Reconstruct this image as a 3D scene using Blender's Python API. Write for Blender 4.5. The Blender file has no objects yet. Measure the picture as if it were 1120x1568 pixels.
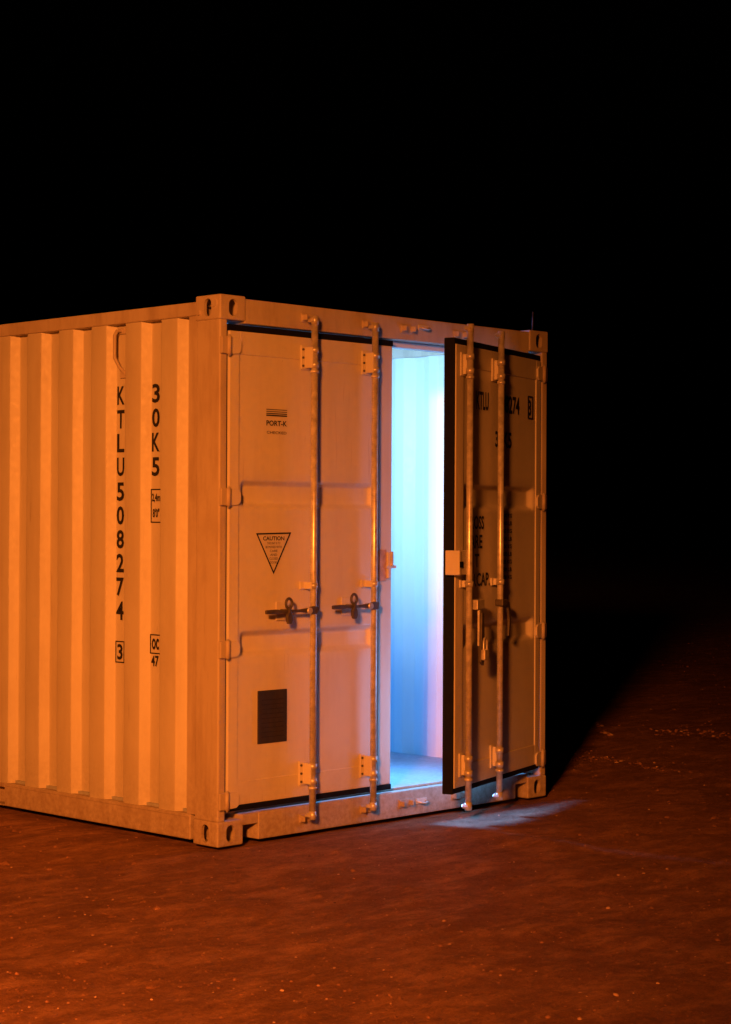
import bpy, bmesh, math, random
import numpy as np
from mathutils import Vector, Matrix, noise
random.seed(4); rng=np.random.default_rng(4)
S=bpy.context.scene
S.view_settings.view_transform='Standard'; S.view_settings.look='None'; S.view_settings.exposure=0
COL=S.collection

# ---------------------------------------------------------------- materials
def newmat(name):
    m=bpy.data.materials.new(name); m.use_nodes=True
    nt=m.node_tree; b=nt.nodes['Principled BSDF']; return m,nt,b
def N(nt,t,**kw):
    n=nt.nodes.new(t)
    for k,v in kw.items():
        if k in n.inputs: n.inputs[k].default_value=v
        else: setattr(n,k,v)
    return n
def ramp(nt,fac,stops):
    r=nt.nodes.new('ShaderNodeValToRGB'); e=r.color_ramp.elements
    while len(e)<len(stops): e.new(0.5)
    for i,(p,c) in enumerate(stops):
        e[i].position=p; e[i].color=(c[0],c[1],c[2],1) if hasattr(c,'__len__') else (c,c,c,1)
    nt.links.new(fac,r.inputs[0]); return r.outputs[0]
def mix(nt,f,a,b,mode='MIX'):
    m=nt.nodes.new('ShaderNodeMix'); m.data_type='RGBA'; m.blend_type=mode
    for sock,v in ((m.inputs[0],f),(m.inputs[6],a),(m.inputs[7],b)):
        if isinstance(v,bpy.types.NodeSocket): nt.links.new(v,sock)
        else: sock.default_value=v if not hasattr(v,'__len__') else (*v,1)
    return m.outputs[2]
def paint(name,col,dirt,amount=0.5,rough=0.5,rust=True,low=0.75):
    m,nt,b=newmat(name)
    geo=N(nt,'ShaderNodeNewGeometry'); pos=geo.outputs['Position']
    mp=N(nt,'ShaderNodeMapping'); mp.inputs['Scale'].default_value=(1,1,0.18); nt.links.new(pos,mp.inputs[0])
    n1=N(nt,'ShaderNodeTexNoise',Scale=9.0,Detail=8.0,Roughness=0.65); nt.links.new(mp.outputs[0],n1.inputs['Vector'])
    n2=N(nt,'ShaderNodeTexNoise',Scale=2.3,Detail=6.0,Roughness=0.6); nt.links.new(pos,n2.inputs['Vector'])
    n3=N(nt,'ShaderNodeTexNoise',Scale=38.0,Detail=4.0,Roughness=0.7); nt.links.new(pos,n3.inputs['Vector'])
    f1=ramp(nt,n1.outputs[0],[(0.45,0),(0.75,amount)])
    c=mix(nt,f1,col,dirt)
    f2=ramp(nt,n2.outputs[0],[(0.5,0),(0.8,amount*0.8)])
    c=mix(nt,f2,c,dirt)
    sx=N(nt,'ShaderNodeSeparateXYZ'); nt.links.new(pos,sx.inputs[0])
    mr=N(nt,'ShaderNodeMapRange'); mr.inputs['From Min'].default_value=0.0; mr.inputs['From Max'].default_value=0.40
    mr.inputs['To Min'].default_value=1; mr.inputs['To Max'].default_value=0; nt.links.new(sx.outputs[2],mr.inputs[0])
    mu=N(nt,'ShaderNodeMath',operation='MULTIPLY'); nt.links.new(mr.outputs[0],mu.inputs[0])
    nt.links.new(ramp(nt,n3.outputs[0],[(0.35,0.15),(0.7,low)]),mu.inputs[1])
    c=mix(nt,mu.outputs[0],c,dirt)
    if rust:
        n4=N(nt,'ShaderNodeTexNoise',Scale=11.0,Detail=12.0,Roughness=0.78); nt.links.new(pos,n4.inputs['Vector'])
        c=mix(nt,ramp(nt,n4.outputs[0],[(0.685,0),(0.72,0.85)]),c,(0.10,0.045,0.02))
        mp2=N(nt,'ShaderNodeMapping'); mp2.inputs['Scale'].default_value=(1,1,0.05); nt.links.new(pos,mp2.inputs[0])
        n6=N(nt,'ShaderNodeTexNoise',Scale=42.0,Detail=5.0,Roughness=0.6); nt.links.new(mp2.outputs[0],n6.inputs['Vector'])
        c=mix(nt,ramp(nt,n6.outputs[0],[(0.66,0),(0.74,0.30)]),c,(0.18,0.10,0.06))
    nt.links.new(c,b.inputs['Base Color'])
    nt.links.new(ramp(nt,n3.outputs[0],[(0.3,rough-0.08),(0.7,rough+0.15)]),b.inputs['Roughness'])
    n5=N(nt,'ShaderNodeTexNoise',Scale=4.0,Detail=2.0); nt.links.new(pos,n5.inputs['Vector'])
    bp=N(nt,'ShaderNodeBump',Strength=0.3,Distance=0.012); nt.links.new(n5.outputs[0],bp.inputs['Height'])
    bp2=N(nt,'ShaderNodeBump',Strength=0.12,Distance=0.002); nt.links.new(n3.outputs[0],bp2.inputs['Height'])
    nt.links.new(bp.outputs[0],bp2.inputs['Normal']); nt.links.new(bp2.outputs[0],b.inputs['Normal'])
    return m
PAINT=paint('container_paint',(0.62,0.575,0.48),(0.38,0.31,0.22),0.28,0.5)
INPAINT=paint('liner_paint',(0.72,0.76,0.78),(0.58,0.6,0.6),0.25,0.45,False,0.2)
FRAME=paint('frame_paint',(0.56,0.48,0.39),(0.28,0.19,0.12),0.55,0.62,True,.85)
DOORP=paint('door_paint',(0.70,0.65,0.56),(0.48,0.40,0.31),0.30,0.48,True,0.6)
DARKP=paint('black_plate_and_shade_paint',(0.03,0.025,0.022),(0.07,0.05,0.04),0.5,0.6,False)
def simple(name,col,rough,metal=0,spec=.5):
    m,nt,b=newmat(name); b.inputs['Roughness'].default_value=rough; b.inputs['Metallic'].default_value=metal
    b.inputs['Specular IOR Level'].default_value=spec
    geo=N(nt,'ShaderNodeNewGeometry'); n=N(nt,'ShaderNodeTexNoise',Scale=30.0,Detail=5.0); nt.links.new(geo.outputs['Position'],n.inputs['Vector'])
    c=ramp(nt,n.outputs[0],[(0.3,[x*0.7 for x in col]),(0.7,[min(1,x*1.2) for x in col])])
    nt.links.new(c,b.inputs['Base Color'])
    return m
STEEL=simple('galvanised_steel',(0.72,0.66,0.58),0.32,0.40)
RUBBER=simple('rubber_gasket',(0.007,0.007,0.007),0.7,0,.15)
INK=simple('black_lettering',(0.024,0.020,0.018),0.6,0,.25)
CAST=simple('cast_handle_iron',(0.11,0.09,0.08),0.5,0.3)
ORFLOOR=paint('container_floor_boards',(0.42,0.46,0.50),(0.25,0.25,0.25),0.5,0.6,False)
PLATE=simple('lock_plate_paint',(0.55,0.36,0.26),0.55)

# ---------------------------------------------------------------- helpers
def empty(name,parent=None,loc=(0,0,0),rz=0):
    e=bpy.data.objects.new(name,None); COL.objects.link(e); e.location=loc; e.rotation_euler=(0,0,rz)
    if parent: e.parent=parent
    return e
def obj(name,me,mat,parent):
    o=bpy.data.objects.new(name,me); COL.objects.link(o); me.materials.append(mat)
    if parent: o.parent=parent
    return o
def box(name,x0,x1,y0,y1,z0,z1,mat,parent,bev=0.003,seg=2):
    bm=bmesh.new(); bmesh.ops.create_cube(bm,size=1)
    x0,x1=min(x0,x1),max(x0,x1)
    for v in bm.verts:
        v.co=Vector(((x0+x1)/2+v.co.x*(x1-x0),(y0+y1)/2+v.co.y*(y1-y0),(z0+z1)/2+v.co.z*(z1-z0)))
    if bev>0: bmesh.ops.bevel(bm,geom=bm.edges[:],offset=min(bev,0.3*min(x1-x0,y1-y0,z1-z0)),segments=seg,profile=0.5,affect='EDGES')
    me=bpy.data.meshes.new(name); bm.to_mesh(me); bm.free(); return obj(name,me,mat,parent)
def cyl(name,p0,p1,r,mat,parent,n=20,r2=None):
    p0=Vector(p0);p1=Vector(p1); d=p1-p0
    bm=bmesh.new(); bmesh.ops.create_cone(bm,cap_ends=True,segments=n,radius1=r,radius2=r if r2 is None else r2,depth=d.length)
    M=Matrix.Translation((p0+p1)/2)@d.to_track_quat('Z','Y').to_matrix().to_4x4()
    bmesh.ops.transform(bm,matrix=M,verts=bm.verts)
    for f in bm.faces: f.smooth=len(f.verts)==4
    me=bpy.data.meshes.new(name); bm.to_mesh(me); bm.free(); return obj(name,me,mat,parent)
def prism(name,pts,y0,y1,mat,parent,bev=0.0,axis='y'):
    bm=bmesh.new()
    def P(a,b,t): return (a,t,b) if axis=='y' else (t,a,b)
    vs=[bm.verts.new(P(a,b,y0)) for a,b in pts]; f=bm.faces.new(vs)
    r=bmesh.ops.extrude_face_region(bm,geom=[f])
    for v in r['geom']:
        if isinstance(v,bmesh.types.BMVert):
            if axis=='y': v.co.y=y1
            else: v.co.x=y1
    bmesh.ops.recalc_face_normals(bm,faces=bm.faces)
    if bev: bmesh.ops.bevel(bm,geom=bm.edges[:],offset=bev,segments=2,profile=0.5,affect='EDGES')
    me=bpy.data.meshes.new(name); bm.to_mesh(me); bm.free(); return obj(name,me,mat,parent)
def tube(name,pts,r,mat,parent,n=10):
    cu=bpy.data.curves.new(name,'CURVE'); cu.dimensions='3D'; cu.bevel_depth=r; cu.bevel_resolution=3
    sp=cu.splines.new('POLY'); sp.points.add(len(pts)-1)
    for i,p in enumerate(pts): sp.points[i].co=(*p,1)
    o=bpy.data.objects.new(name+'_c',cu); COL.objects.link(o)
    dg=bpy.context.evaluated_depsgraph_get(); me=bpy.data.meshes.new_from_object(o.evaluated_get(dg))
    bpy.data.objects.remove(o); me.polygons.foreach_set('use_smooth',[True]*len(me.polygons)); me.materials.clear()
    return obj(name,me,mat,parent)
def text(name,s,w,h,loc,facing,parent,mat=INK,bold=.022):
    cu=bpy.data.curves.new(name,'FONT'); cu.body=s; cu.resolution_u=3; cu.space_line=1.0
    cu.offset=bold
    o=bpy.data.objects.new(name+'_c',cu); COL.objects.link(o)
    dg=bpy.context.evaluated_depsgraph_get(); dg.update()
    me=bpy.data.meshes.new_from_object(o.evaluated_get(dg)); bpy.data.objects.remove(o)
    co=np.array([v.co[:] for v in me.vertices]); mn=co.min(0); mx=co.max(0)
    sc=np.array([w/(mx[0]-mn[0]),h/(mx[1]-mn[1])])
    for v in me.vertices:
        a=(v.co.x-mn[0])*sc[0]-w/2; b=(v.co.y-mn[1])*sc[1]-h/2
        v.co=(a,0,b) if facing=='-y' else (0,-a,b)
    me.materials.clear(); o=obj(name,me,mat,parent); o.location=loc; return o

# ---------------------------------------------------------------- container
W,L,H=2.438,6.058,2.591
C=empty('shipping_container')
def stadium(a,b,n=10):
    pts=[]
    for i in range(n+1):
        t=-math.pi/2+math.pi*i/n; pts.append((a/2-b/2+math.cos(t)*b/2,math.sin(t)*b/2))
    for i in range(n+1):
        t=math.pi/2+math.pi*i/n; pts.append((-a/2+b/2+math.cos(t)*b/2,math.sin(t)*b/2))
    return pts
def casting(name,cx,cy,cz):
    x0=0 if cx==0 else W-.162; y0=0 if cy==0 else L-.178; z0=0 if cz==0 else H-.118
    o=box(name,x0,x0+.162,y0,y0+.178,z0,z0+.118,FRAME,C,0.008,3)
    cutters=[]
    xf=x0 if cx==0 else x0+.162; yf=y0 if cy==0 else y0+.178
    mx,my,mz=x0+.081,y0+.089,z0+.059
    cutters.append(box('c',x0+.016,x0+.146,y0+.016,y0+.162,z0+.014,z0+.104,FRAME,None,0))
    cutters.append(prism('c',[(my+b,mz+a) for a,b in stadium(.084,.052)],xf-.03,xf+.03,FRAME,None,axis='x'))
    cutters.append(prism('c',[(mx+b,mz+a) for a,b in stadium(.080,.054)],yf-.03,yf+.03,FRAME,None,axis='y'))
    for c in cutters:
        md=o.modifiers.new('b','BOOLEAN'); md.operation='DIFFERENCE'; md.object=c; md.solver='EXACT'
    dg=bpy.context.evaluated_depsgraph_get(); dg.update()
    me=bpy.data.meshes.new_from_object(o.evaluated_get(dg)); o.modifiers.clear(); o.data=me
    for c in cutters: bpy.data.objects.remove(c)
k=0
for cx in (0,1):
    for cy in (0,1):
        for cz in (0,1):
            k+=1; casting(f'corner_casting_{k}',cx,cy,cz)
box('door_post_1',.003,.050,.004,.172,.116,H-.116,FRAME,C,.008,3)
box('door_post_2',W-.050,W-.003,.004,.172,.116,H-.116,FRAME,C,.008,3)
box('post_return_1',.046,.085,.085,.168,.12,H-.12,FRAME,C)
box('post_return_2',W-.085,W-.046,.085,.168,.12,H-.12,FRAME,C)
box('back_post_1',.003,.15,L-.165,L-.004,.116,H-.116,FRAME,C)
box('back_post_2',W-.15,W-.003,L-.165,L-.004,.116,H-.116,FRAME,C)
box('post_flange_1',.008,.016,.171,.232,.136,2.50,FRAME,C,.002)
box('door_header',.160,W-.160,.006,.13,2.462,2.580,FRAME,C,.006,3)
box('door_header_stop',.09,W-.09,.07,.125,2.430,2.461,INPAINT,C)
box('door_sill',.262,W-.262,.004,.13,.010,.142,FRAME,C,.006,3)
box('sill_end_1',.160,.264,.007,.13,.088,.140,FRAME,C,.004)
box('sill_end_2',W-.264,W-.160,.007,.13,.088,.140,FRAME,C,.004)
box('sill_shade_back_1',.160,.264,.11,.128,.012,.09,DARKP,C,.002)  # near-black backing paints in the shade of the open sill cutouts
box('sill_shade_back_2',W-.264,W-.160,.11,.128,.012,.09,DARKP,C,.002)
for i,(xa,xb) in enumerate(((.006,.062),(W-.062,W-.006))):
    box(f'top_side_rail_{i}',xa,xb,.176,L-.176,2.500,2.566,FRAME,C,.006)
    for j,(ya,yb) in enumerate(((.205,1.71),(2.07,4.0),(4.36,L-.176))):
        box(f'bottom_side_rail_{i}_{j}',xa,xb,ya,yb,.014,.136,FRAME,C,.006)
    for j,(ya,yb) in enumerate(((1.71,2.07),(4.0,4.36))):
        box(f'fork_pocket_top_{i}_{j}',xa+.002,xb,ya,yb,.112,.134,FRAME,C,.002)
        box(f'fork_pocket_base_{i}_{j}',xa+.002,xb,ya,yb,.014,.022,FRAME,C,.002)
    box(f'rail_lip_{i}',xa-.004 if i==0 else xb-.004,xa+.004 if i==0 else xb+.004,.21,1.70,.120,.132,FRAME,C,.002)
def corr_profile(y0,y1,start,pitch,depth,a=.070,b=.066):
    pts=[]
    k=-3
    while True:
        s=start+k*pitch
        for yy,d in ((s,0),(s+b,depth),(s+b+a,depth),(s+2*b+a,0)):
            pts.append((yy,d))
        k+=1
        if s>y1+pitch: break
    out=[]
    for (ya,da),(yb,db) in zip(pts,pts[1:]):
        if yb<=y0 or ya>=y1: continue
        if not out:
            t=(y0-ya)/(yb-ya); out.append((y0,da+(db-da)*max(0,t)))
        if ya>y0: out.append((ya,da))
    out.append((y1,out[-1][1])); return out
def rounded(pts,r=.010):
    out=[pts[0]]
    for p,q,s in zip(pts,pts[1:],pts[2:]):
        q=Vector(q);a=(Vector(p)-q);b=(Vector(s)-q)
        if a.length<.02 or b.length<.02: out.append(tuple(q)); continue
        A=q+a.normalized()*r;B=q+b.normalized()*r
        for t in (0,.33,.67,1): out.append(tuple((1-t)**2*A+2*t*(1-t)*q+t*t*B))
    out.append(pts[-1]); return out
def sheet(name,prof,fn,zs,mat):
    bm=bmesh.new(); grid=[]
    for z,fl in zs:
        grid.append([bm.verts.new(fn(a,d*fl,z)) for a,d in prof])
    for r0,r1 in zip(grid,grid[1:]):
        for i in range(len(prof)-1): bm.faces.new((r0[i],r0[i+1],r1[i+1],r1[i]))
    for f in bm.faces: f.smooth=True
    me=bpy.data.meshes.new(name); bm.to_mesh(me); bm.free(); return obj(name,me,mat,C)
prof=rounded(corr_profile(.172,L-.16,.447,.2725,.044,a=.088,b=.032),.005)
ZN=[.13+2.38*i/16 for i in range(17)]
def dent(a,z): return .0035*noise.noise(Vector((a*1.3,z*1.6,4.2)))
ZS=[(z,1) for z in ZN]
sheet('side_wall_1',prof,lambda a,d,z:(.014+d+dent(a,z),a,z),ZS,PAINT)
prof2=rounded(corr_profile(.172,L-.16,.447,.2725,.036,a=.070,b=.066),.008)
sheet('side_wall_2',prof2,lambda a,d,z:(W-.014-d-dent(a+9,z),a,z),ZS,INPAINT)
pe=rounded(corr_profile(.06,W-.06,.3,.25,.045))
sheet('end_wall',pe,lambda a,d,z:(a,L-.02-d,z),[(.13,1),(2.51,1)],INPAINT)
box('end_top_rail',.16,W-.16,L-.08,L-.006,2.50,2.58,FRAME,C)
box('end_bottom_rail',.16,W-.16,L-.08,L-.006,.012,.14,FRAME,C)
pr=rounded(corr_profile(.12,L-.07,.3,.209,.020,a=.05,b=.03),.006)
sheet('roof_sheet',pr,lambda a,d,z:(z,a,2.562-d),[(.03,1),(W-.03,1)],INPAINT)
box('floor_boards',.045,W-.045,.125,L-.06,.118,.150,ORFLOOR,C,.001)
box('floor_threshold',.09,W-.09,.06,.124,.143,.153,FRAME,C,.001)
for i in range(12):
    box(f'cross_member_{i}',.064,W-.064,.35+i*.48,.41+i*.48,.02,.116,FRAME,C,0.001)
cyl('stud_1',(-.006,.040,H-.040),(.012,.040,H-.040),.019,FRAME,C)
cyl('stud_2',(-.008,.150,H-.080),(.010,.150,H-.080),.012,FRAME,C)
cyl('whip_antenna',(W-.080,.05,H-.002),(W-.075,.05,H+.11),.004,CAST,C)
gy=.447+.2725+.034+.041
tube('grip_bar',[(.056,gy,2.470),(.020,gy,2.468),(.006,gy,2.445),(.006,gy,2.335),(.020,gy-.018,2.290),(.048,gy-.024,2.262),(.056,gy-.024,2.256)],.009,FRAME,C)
box('grip_pad_1',.046,.057,gy-.03,gy+.03,2.455,2.485,FRAME,C,.003)
box('grip_pad_2',.046,.057,gy-.05,gy+.01,2.235,2.275,FRAME,C,.003)

def recess(k): return .447+k*.2725+.032+.044
xi=.058-.0045
y1=recess(1); y0=recess(0)
z=2.150
for i,ch in enumerate('KTLU508274'):
    if i==4: z-=.005
    text(f'wall_letter_{i}',ch,.058,.092,(xi,y1+.008,z),'-x',C); z-=.1185
z=.873
text('wall_letter_check','3',.042,.078,(xi,y1+.006,z),'-x',C)
def frame_x(name,yc,zc,w,h,t=.005):
    for n,(a,b,c,d) in enumerate(((yc-w/2,yc+w/2,zc+h/2-t,zc+h/2),(yc-w/2,yc+w/2,zc-h/2,zc-h/2+t),(yc-w/2,yc-w/2+t,zc-h/2+t,zc+h/2-t),(yc+w/2-t,yc+w/2,zc-h/2+t,zc+h/2-t))):
        box(f'{name}_{n}',xi-.0005,xi+.001,a,b,c,d,INK,C,0)
frame_x('check_frame',y1+.006,z,.070,.108)
z=2.150
for i,ch in enumerate('30K5'):
    text(f'wall_code_{i}',ch,.058,.092,(xi,y0+.008,z),'-x',C); z-=.1195
frame_x('height_frame',y0+.003,1.60,.080,.165)
text('height_text_1','2,4m',.062,.044,(xi,y0+.003,1.638),'-x',C)
text('height_text_2',"8'0\"",.050,.044,(xi,y0+.003,1.565),'-x',C)
frame_x('mark_frame',y0+.003,.925,.080,.095)
text('mark_text',"oc",.054,.055,(xi,y0+.003,.925),'-x',C)
text('mark_text_2',"47",.056,.054,(xi,y0+.006,.842),'-x',C)

# ---------------------------------------------------------------- doors
def build_door(name,parent,s,w,bars):
    d=empty(name,parent[0],parent[1],parent[2])
    def B(n,u0,u1,a,b,z0,z1,m,bev=.003): return box(n,s*u0,s*u1,a,b,z0,z1,m,d,bev)
    z0,z1=.188,2.424; yf=.014
    fw=.075
    B('stile_1',.008,fw,yf,yf+.048,z0,z1,DOORP,.006)
    B('stile_2',w-.10,w,yf,yf+.048,z0,z1,DOORP,.006)
    B('door_rail_1',fw-.001,w-.099,yf+.001,yf+.047,z1-.11,z1,DOORP,.003)
    B('door_rail_2',fw-.001,w-.099,yf+.001,yf+.047,z0,z0+.11,DOORP,.003)
    ua,ub=fw-.002,w-.098
    us=[ua]+[ua+.010+i*.008 for i in range(6)]+[ub-.010-.008*i for i in range(5,-1,-1)]+[ub]
    zs=[z0+.108]
    ribs=((.945,.030),(1.655,.034))
    prof=[]
    for zc,h in ribs:
        for i in range(6): prof.append(zc-h-.036+i*.0072)
        for i in range(6): prof.append(zc+h+i*.0072)
    zs+=prof+[z1-.108]
    def sm(t): t=max(0,min(1,t)); return t*t*(3-2*t)
    def dep(u,z):
        fz=0
        for zc,h in ribs:
            fz=max(fz,sm((h+.036-abs(z-zc))/.036))
        fu=min(sm((u-ua-.010)/.04),sm((ub-.010-u)/.04))
        return fz*fu*.034
    usf=sorted(set([round(x,4) for x in us]+[round(ua+.06+(ub-ua-.12)*i/14,4) for i in range(15)]))
    zsf=sorted(set([round(x,4) for x in zs]+[round(z0+.12+(z1-z0-.24)*i/30,4) for i in range(31)]))
    bm=bmesh.new(); G=[]
    for z in zsf:
        row=[]
        for u in usf:
            e=min(1,min(u-ua,ub-u,z-zsf[0],zsf[-1]-z)/.1)
            oc=.003*noise.noise(Vector((u*3.1+s*7,z*2.6,3.3)))*max(0,e)
            row.append(bm.verts.new((s*u,yf+.006+dep(u,z)+oc,z)))
        G.append(row)
    for r0,r1 in zip(G,G[1:]):
        for i in range(len(usf)-1):
            f=bm.faces.new((r0[i],r0[i+1],r1[i+1],r1[i]) if s>0 else (r0[i+1],r0[i],r1[i],r1[i+1])); f.smooth=True
    me=bpy.data.meshes.new('panel'); bm.to_mesh(me); bm.free(); obj('panel',me,DOORP,d)
    B('panel_back',ua,ub,yf+.043,yf+.0465,z0+.1,z1-.1,DOORP,0)
    g=w+.012
    B('gasket_top',.0,g,yf+.006,yf+.052,z1+.0005,z1+.030,RUBBER,.004)
    B('gasket_bottom',.0,g,yf+.006,yf+.052,z0-.028,z0-.0005,RUBBER,.004)
    if s<0: B('gasket_free_edge',w+.0005,w+.014,yf+.004,yf+.062,z0-.028,z1+.030,RUBBER,.004)
    else: B('gasket_free_edge',w-.02,w+.014,yf+.049,yf+.064,z0-.028,z1+.030,RUBBER,.004)
    B('gasket_hinge_edge',-.004,.0075,yf+.012,yf+.05,z0-.02,z1+.02,RUBBER,.003)
    for i,zc in enumerate((2.352,1.640,.925,.215)):
        h=.040
        prism(f'hinge_strap_{i}',[(s*.004,zc-h),(s*.058,zc-h*.92),(s*.076,zc-h*.55),(s*.076,zc+h*.55),(s*.058,zc+h*.92),(s*.004,zc+h)],.003,yf-.0005,DOORP,d,.002)
        cyl(f'hinge_knuckle_{i}',(s*-.006,.000,zc-.043),(s*-.006,.000,zc+.043),.0115,FRAME,d,16)
        cyl(f'hinge_pin_{i}',(s*-.006,.000,zc-.050),(s*-.006,.000,zc+.050),.006,STEEL,d,12)
        B(f'hinge_lug_{i}',-.052,-.008,-.002,.016,zc-.040,zc+.040,FRAME,.003)
    yb=-.036
    for i,u in enumerate(bars):
        cyl(f'lock_rod_{i}',(s*u,yb,.095),(s*u,yb,2.510),.0165,STEEL,d,24)
        for j,zc in enumerate((2.325,1.215,.300)):
            hh=.060 if j!=1 else .020
            B(f'rod_guide_plate_{i}_{j}',u-.046,u+.010,yf-.006,yf+.004,zc-hh,zc+hh,DOORP,.003)
            B(f'rod_guide_arm_{i}_{j}',u-.022,u-.013,yb-.008,yf-.005,zc-hh*.85,zc+hh*.85,DOORP,.002)
            for q in ((-.6,.6) if j!=1 else (0,)):
                cyl(f'rod_guide_{i}_{j}_{q}',(s*u,yb,zc+hh*q-.014),(s*u,yb,zc+hh*q+.014),.0215,STEEL,d,20)
            if j!=1:
                for q in (-.04,.0,.04):
                    cyl(f'bolt_{i}_{j}_{q}',(s*(u-.036),yf-.011,zc+q),(s*(u-.036),yf-.005,zc+q),.006,CAST,d,8)
                cyl(f'rod_collar_{i}_{j}',(s*u,yb,zc-hh-.016),(s*u,yb,zc-hh-.002),.022,STEEL,d,20)
        for zc,sg in ((2.505,1),(.098,-1)):
            prism(f'cam_{i}_{sg}',[(s*(u-.026),zc-.008),(s*(u-.020),zc+.010),(s*(u+.014),zc+.012),(s*(u+.026),zc-.002),(s*(u+.014),zc-.012)],yb-.010,yb+.028,STEEL,d,.003)
            cyl(f'cam_cap_{i}_{sg}',(s*u,yb,zc-.020),(s*u,yb,zc+.020),.0185,STEEL,d,16)
    return d
FI=math.radians(17.5)
LD=build_door('left_door',(C,(.053,-.012,0),0),1,1.122,(.517,.942))
RD=build_door('right_door',(C,(W-.053,-.012,0),FI),-1,1.165,(.70,1.105))
for i,x in enumerate((.57,.995,W-.70-.053,W-1.105-.053)):
    for j,zc in enumerate((2.520,.080)):
        for q in (-.034,.034):
            box(f'keeper_{i}_{j}_{q}',x+q-.005,x+q+.005,-.032,.007,zc-.014,zc+.014,FRAME,C,.003)
        box(f'keeper_plate_{i}_{j}',x-.042,x+.042,-.002,.0065,zc-.022,zc+.020,FRAME,C,.003)
def handle(d,ub,ul,z,tag):
    y=-.045
    bm_pts=[(ul,z-.009),(ul+.07,z-.012),(ul+.10,z-.007),(ub-.10,z-.007),(ub-.05,z-.012),(ub-.01,z-.020),(ub+.018,z-.018),(ub+.022,z+.016),(ub-.01,z+.022),(ub-.06,z+.012),(ub-.10,z+.008),(ul+.10,z+.008),(ul+.07,z+.012),(ul,z+.010)]
    prism(f'handle_lever_{tag}',bm_pts,y-.010,y+.004,CAST,d,.004)
    uc=ul+.150
    cyl(f'handle_hub_{tag}',(ub-.045,y-.018,z),(ub-.045,y+.02,z),.015,STEEL,d)
    tube(f'handle_retainer_{tag}',[(uc+.020*math.sin(t),-.050,z+.038+.024*math.cos(t)) for t in [i*2*math.pi/14 for i in range(15)]],.007,CAST,d)
    prism(f'handle_catch_{tag}',[(uc-.010,z-.060),(uc+.010,z-.060),(uc+.020,z-.040),(uc+.016,z-.020),(uc+.007,z),(uc+.010,z+.020),(uc-.010,z+.020),(uc-.007,z),(uc-.018,z-.020),(uc-.018,z-.042)],-.062,-.044,CAST,d,.004)
    box(f'handle_catch_plate_{tag}',uc-.030,uc+.030,.006,.0135,z-.045,z+.045,DOORP,d,.003)
    cyl(f'handle_catch_post_{tag}',(uc,.01,z),(uc,-.05,z),.010,CAST,d,12)
handle(LD,.517,.19,1.095,'a'); handle(LD,.942,.635,1.105,'b')
yl=.0165
def dbox(n,x0,x1,z0,z1,mat=INK,y=yl): box(n,x0-.053,x1-.053,y-.0012,y+.0006,z0,z1,mat,LD,0)
for i,t in enumerate((.003,.003,.004,.006)): dbox(f'label_line_{i}',.300,.436,2.062-i*.010,2.062-i*.010+t)
text('label_word','PORT-K',.135,.026,(.368-.053,yl-.001,1.998),'-y',LD)
text('label_word_2','CHECKED',.130,.013,(.368-.053,yl-.001,1.953),'-y',LD,bold=.0)
def ring(n,pts,inn):
    bm=bmesh.new(); a=[bm.verts.new((x-.053,yl-.001,z)) for x,z in pts]; b=[bm.verts.new((x-.053,yl-.001,z)) for x,z in inn]
    for i in range(3): bm.faces.new((a[i],a[(i+1)%3],b[(i+1)%3],b[i]))
    me=bpy.data.meshes.new(n); bm.to_mesh(me); bm.free(); obj(n,me,INK,LD)
ring('warning_triangle',[(.236,1.470),(.468,1.474),(.352,1.272)],[(.249,1.463),(.455,1.467),(.352,1.288)])
text('warning_word','CAUTION',.14,.020,(.352-.053,yl-.001,1.445),'-y',LD)
for i,(w,s_) in enumerate(((.085,'THIS UNIT IS TO'),(.105,'BE MOVED WITH'),(.05,'CARE'),(.045,'AND'),(.055,'CLOSED'),(.045,'DOORS'))):
    text(f'warning_line_{i}',s_,w,.011,(.352-.053,yl-.001,1.422-i*.0185),'-y',LD,bold=0)
box('data_plate',.253-.053,.442-.053,.0135-.002,.019,.465,.718,DARKP,LD,.004)
for i in range(9): box(f'data_plate_row_{i}',.275-.053,.42-.053,.0103,.0116,.495+i*.022,.498+i*.022,INK,LD,0)
box('lock_box_1',1.075-.053,1.128-.053,.004,.0135,1.225,1.385,PLATE,LD,.003)
box('lock_box_flap',1.115-.053,1.185-.053,-.010,-.002,1.290,1.305,DOORP,LD,.002)
box('lock_box_edge',1.128-.053,1.150-.053,-.008,.0135,1.238,1.372,DOORP,LD,.003)
box('lock_box_pin',1.145-.053,1.155-.053,-.020,-.004,1.300,1.375,STEEL,LD,.003)
for zc,n in ((2.535,'top'),(.078,'bottom')):
    box(f'eye_plate_{n}',1.37,1.45,.000,.006,zc-.014,zc+.014,DOORP,C,.003)
    tube(f'eye_{n}',[(1.375,.004,zc),(1.38,-.022,zc-.004),(1.405,-.030,zc-.008),(1.43,-.022,zc-.004),(1.44,.004,zc)],.006,STEEL,C)

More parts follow.
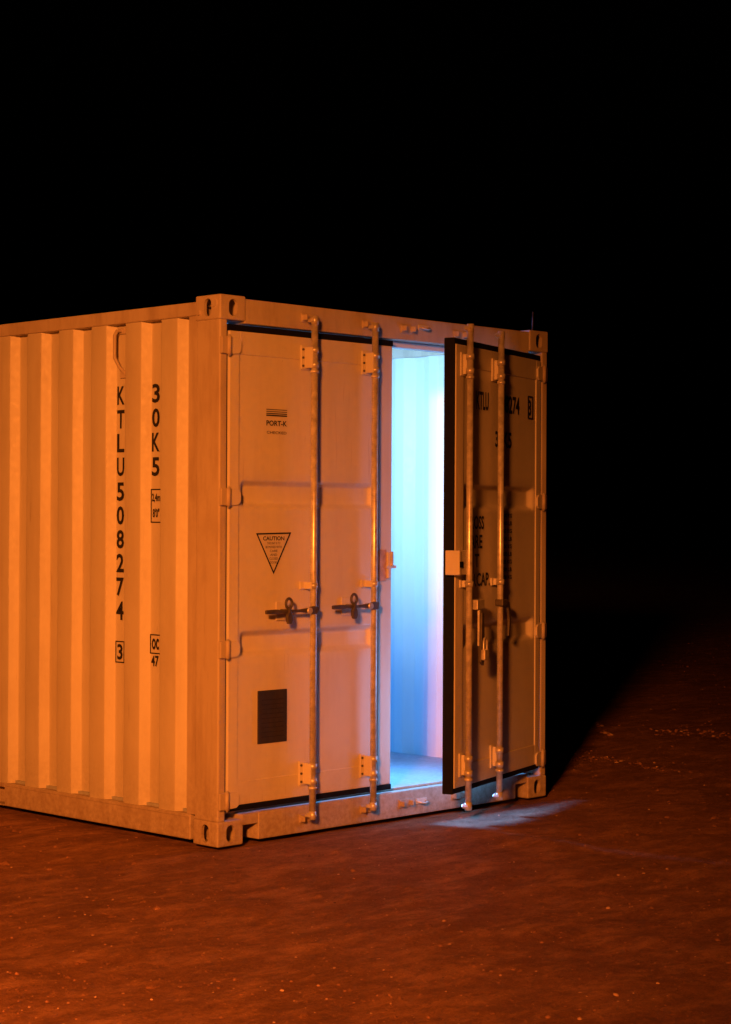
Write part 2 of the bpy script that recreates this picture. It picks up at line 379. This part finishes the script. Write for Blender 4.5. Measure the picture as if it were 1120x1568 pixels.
def T(n,s_,u0,u1,zc,h,m=INK): text(n,s_,abs(u0-u1),h,(-(u0+u1)/2,.0155,zc),'-y',RD,m)
T('door_code','KTLU',.905,.745,2.155,.095); T('door_code_2','08274',.570,.320,2.155,.095)
T('door_code_3','3',.190,.150,2.155,.085)
for n,(a,b,c,e) in enumerate(((.205,.135,2.213,2.219),(.205,.135,2.095,2.101),(.205,.199,2.101,2.213),(.141,.135,2.101,2.213))):
    box(f'door_check_frame_{n}',-a,-b,.0112,.0134,c,e,INK,RD,0)
T('door_code_4','30K5',.655,.43,1.965,.085)
for i,(s_,a,b) in enumerate((('GROSS',1.03,.80),('TARE',1.03,.82),('NET',1.03,.86),('CU.CAP.',1.03,.72))):
    T(f'weight_{i}',s_,a,b,1.525-i*.098,.070)
for i in range(9):
    T(f'weights_num_{i}',('40.100 KG','88.400 LB','3.020 KG','6.650 LB')[i%4],.60,.42,1.562-i*.041,.022)
box('lock_box_2',-1.215,-1.02,-.030,.010,1.262,1.385,DOORP,RD,.004)
box('lock_box_side',-1.222,-1.196,-.034,.045,1.262,1.385,DOORP,RD,.004)
box('lock_box_slot',-1.222+.003,-1.18,-.0365,-.033,1.30,1.33,RUBBER,RD,0)
box('hasp_plate',-1.075,-.985,-.070,-.020,1.085,1.135,STEEL,RD,.004)
box('hasp_arm',-1.045,-1.015,-.066,-.054,.90,1.09,STEEL,RD,.004)
prism('hanging_lever',[(-1.055,.82),(-1.02,.80),(-1.005,.86),(-1.012,1.0),(-1.02,1.07),(-1.045,1.07),(-1.05,.95)],-.082,-.068,CAST,RD,.003)
box('padlock_body',-1.060,-1.005,-.105,-.082,.83,.885,STEEL,RD,.008)
tube('padlock_shackle',[(-1.053,-.094,.88),(-1.053,-.094,.925),(-1.043,-.094,.94),(-1.022,-.094,.94),(-1.012,-.094,.925),(-1.012,-.094,.88)],.006,STEEL,RD)
box('lever_clamp',-.735,-.665,-.066,-.020,1.09,1.125,CAST,RD,.005)
prism('second_lever',[(-.64,.93),(-.615,.93),(-.60,1.02),(-.625,1.11),(-.70,1.12),(-.70,1.09),(-.645,1.08),(-.630,1.02)],-.060,-.046,CAST,RD,.003)

# ---------------------------------------------------------------- ground
def axis():
    a=[-3.6+i*.045 for i in range(0,int(9/.045))]
    lo=[];x=-3.6;st=.045
    while x>-3000: st*=1.12; x-=st; lo.append(x)
    hi=[];x=a[-1];st=.045
    while x<3000: st*=1.12; x+=st; hi.append(x)
    return lo[::-1]+a+hi
ax=axis(); ay=[v-2.0 for v in axis()]
bm=bmesh.new(); G=[]
def gz(x,y):
    n=.030*noise.noise(Vector((x*.45,y*.45,0)))+.018*noise.noise(Vector((x*1.9,y*1.9,5)))+.012*noise.noise(Vector((x*4.5,y*4.5,9)))+.007*noise.noise(Vector((x*9,y*9,7)))
    r=math.hypot(x-1.2,y-3); 
    dx=max(0,-x,x-W); dy=max(0,-y,y-L); dd=math.hypot(dx,dy)
    k=min(1,dd/1.2); big=min(1,max(0,(r-12)/40))
    return n*(.25+.75*k)*.9+ .25*big*noise.noise(Vector((x*.05,y*.05,2)))-.004-.014*(1-min(1,dd/.12))
for y in ay: G.append([bm.verts.new((x,y,gz(x,y) if abs(x)<300 and abs(y)<300 else 0)) for x in ax])
for r0,r1 in zip(G,G[1:]):
    for i in range(len(ax)-1):
        f=bm.faces.new((r0[i],r0[i+1],r1[i+1],r1[i])); f.smooth=True
me=bpy.data.meshes.new('ground'); bm.to_mesh(me); bm.free()
GM,nt,b=newmat('packed_red_earth')
geo=N(nt,'ShaderNodeNewGeometry'); pos=geo.outputs['Position']
def nz(sc,det=6.0,ro=.6,vec=pos):
    n=N(nt,'ShaderNodeTexNoise',Scale=sc,Detail=det,Roughness=ro); nt.links.new(vec,n.inputs['Vector']); return n.outputs[0]
a1=nz(1.1); a2=nz(14,8.0,.72); a3=nz(95,4.0,.7)
mp=N(nt,'ShaderNodeMapping'); mp.inputs['Rotation'].default_value=(0,0,math.radians(-44)); mp.inputs['Scale'].default_value=(1.0,2.4,1); nt.links.new(pos,mp.inputs[0])
a4=nz(2.8,8.0,.70,mp.outputs[0])
c=ramp(nt,a1,[(.3,(.26,.118,.068)),(.7,(.41,.19,.11))])
c=mix(nt,ramp(nt,a2,[(.38,0),(.70,.7)]),c,(.16,.072,.042))
c=mix(nt,ramp(nt,a4,[(.48,0),(.66,.7)]),c,(.58,.29,.17))
c=mix(nt,ramp(nt,a4,[(.28,.6),(.42,0)]),c,(.14,.062,.036))
c=mix(nt,ramp(nt,a3,[(.60,0),(.72,.7)]),c,(.66,.40,.26))
c=mix(nt,ramp(nt,a3,[(.28,.8),(.40,0)]),c,(.08,.038,.024))
nt.links.new(c,b.inputs['Base Color']); b.inputs['Roughness'].default_value=.95
b.inputs['Specular IOR Level'].default_value=.15
p=None
for h,st,di in ((a4,.9,.05),(a2,.9,.035),(a3,.8,.008)):
    bp=N(nt,'ShaderNodeBump',Strength=st,Distance=di); nt.links.new(h,bp.inputs['Height'])
    if p: nt.links.new(p,bp.inputs['Normal'])
    p=bp.outputs[0]
nt.links.new(p,b.inputs['Normal'])
obj('ground',me,GM,None)

STONE,nt,b=newmat('gravel_stone')
oi=N(nt,'ShaderNodeNewGeometry'); 
c=ramp(nt,oi.outputs['Random Per Island'],[(0,(.18,.08,.052)),(.8,(.42,.20,.13)),(1,(.70,.46,.32))]); nt.links.new(c,b.inputs['Base Color']); b.inputs['Roughness'].default_value=.95
b.inputs['Specular IOR Level'].default_value=.15
ico=bmesh.new(); bmesh.ops.create_icosphere(ico,subdivisions=1,radius=1); ico.verts.index_update(); iv=np.array([v.co[:] for v in ico.verts]); iff=np.array([[v.index for v in f.verts] for f in ico.faces]); ico.free()
R=np.array([.697,-.717]);Fw=np.array([.717,.697]);CP=np.array([-5.932,-6.719])
class Scatter:
    def __init__(s): s.V=[];s.F=[];s.off=0
    def add(s,x,y,r,sink=.05):
        if -0.02<x<W+.02 and -.02<y<L: return
        j=iv*(1+.2*rng.standard_normal(iv.shape))*np.array([1,rng.uniform(.6,1.1),rng.uniform(.4,.7)])*r
        t=rng.uniform(0,6.28); ct,sn=math.cos(t),math.sin(t)
        s.V.append(np.stack([j[:,0]*ct-j[:,1]*sn+x,j[:,0]*sn+j[:,1]*ct+y,j[:,2]+gz(x,y)+r*sink],1)); s.F.append(iff+s.off); s.off+=len(iv)
    def build(s,name,mat):
        me=bpy.data.meshes.new(name); me.from_pydata(np.concatenate(s.V).tolist(),[],np.concatenate(s.F).tolist()); obj(name,me,mat,None)
g=Scatter()
for i in range(15000):
    D=4.8+ (rng.random()**1.5)*24; Lx=rng.uniform(-.30,.34)*D
    P=CP+R*Lx+Fw*D
    g.add(P[0],P[1],min(.018,rng.lognormal(-5.75,.45))*(1+.03*max(0,D-8)))
for (D0,L0,D1,L1,n,sz) in ((12.4,1.22,12.0,2.0,110,.009),(13.9,2.1,13.2,3.3,170,.011),(14.5,1.7,13.8,1.75,40,.012)):
    for i in range(n):
        t=rng.random(); P=CP+R*(L0+(L1-L0)*t+rng.normal(0,.03))+Fw*(D0+(D1-D0)*t+.25*math.sin(t*5)+rng.normal(0,.10)); g.add(P[0],P[1],sz*rng.uniform(.4,1.6))
g.build('gravel',STONE)
g=Scatter()
for i in range(2200):
    D=4.8+ (rng.random()**1.3)*12; Lx=rng.uniform(-.26,.30)*D
    P=CP+R*Lx+Fw*D
    g.add(P[0],P[1],min(.030,rng.lognormal(-4.7,.45)),-.18)
g.build('earth_clods',GM)

# ---------------------------------------------------------------- lights
def aim(o,t): o.rotation_euler=(Vector(t)-o.location).to_track_quat('-Z','Y').to_euler()
l=bpy.data.lights.new('sodium_flood_lamp','SPOT'); l.energy=7100; l.color=(1,.232,.028); l.spot_size=math.radians(56); l.spot_blend=1.0; l.shadow_soft_size=.42
o=bpy.data.objects.new('sodium_flood_lamp',l); COL.objects.link(o); o.location=(-8.05,-6.45,3.8); aim(o,(-2.1,-.05,.35))
box('lamp_bracket',.064,.075,.70,.98,1.93,2.03,INPAINT,C,.004)
l=bpy.data.lights.new('container_work_lamp','SPOT'); l.energy=270; l.color=(.46,.80,1); l.spot_size=math.radians(64); l.spot_blend=1.0; l.shadow_soft_size=.09
o=bpy.data.objects.new('container_work_lamp',l); COL.objects.link(o); o.location=(.20,.85,1.98); aim(o,(2.35,.86,1.86)); o.parent=C
l=bpy.data.lights.new('container_blue_lamp','AREA'); l.shape='RECTANGLE'; l.size=.25; l.size_y=2.6; l.energy=100; l.color=(.03,.27,1)
o=bpy.data.objects.new('container_blue_lamp',l); COL.objects.link(o); o.location=(.9,2.2,2.45); aim(o,(1.3,1.2,0)); o.parent=C
l=bpy.data.lights.new('added_spill_spot','SPOT'); l.energy=3600; l.color=(.10,.40,1); l.spot_size=math.radians(30); l.spot_blend=1.0; l.shadow_soft_size=.34  # added spot, throws the blue spill on the ground under the open door
o=bpy.data.objects.new('added_spill_spot',l); COL.objects.link(o); o.location=(.62,3.1,2.15); aim(o,(1.45,-.34,.0)); o.parent=C

w=bpy.data.worlds.new('World'); S.world=w; w.use_nodes=True; nt=w.node_tree
sk=nt.nodes.new('ShaderNodeTexSky'); sk.sky_type='NISHITA'; sk.sun_disc=False; sk.sun_elevation=math.radians(-4); sk.sun_rotation=math.radians(200)
nt.links.new(sk.outputs[0],nt.nodes['Background'].inputs[0]); nt.nodes['Background'].inputs[1].default_value=.006

# ---------------------------------------------------------------- camera
cd=bpy.data.cameras.new('camera'); cd.sensor_fit='HORIZONTAL'; cd.sensor_width=24; cd.lens=2932/1120*24; cd.clip_end=6000
cam=bpy.data.objects.new('camera',cd); COL.objects.link(cam); S.camera=cam
r=Vector((.697,-.717,0)).normalized(); f=Vector((.717,.697,0)).normalized()
M=Matrix((r,Vector((0,0,1)),-f)).transposed().to_4x4()
M=Matrix.Translation((-5.932,-6.719,1.536))@M@Matrix.Rotation(math.radians(.235),4,'X')@Matrix.Rotation(math.radians(.27),4,'Z')
cam.matrix_world=M
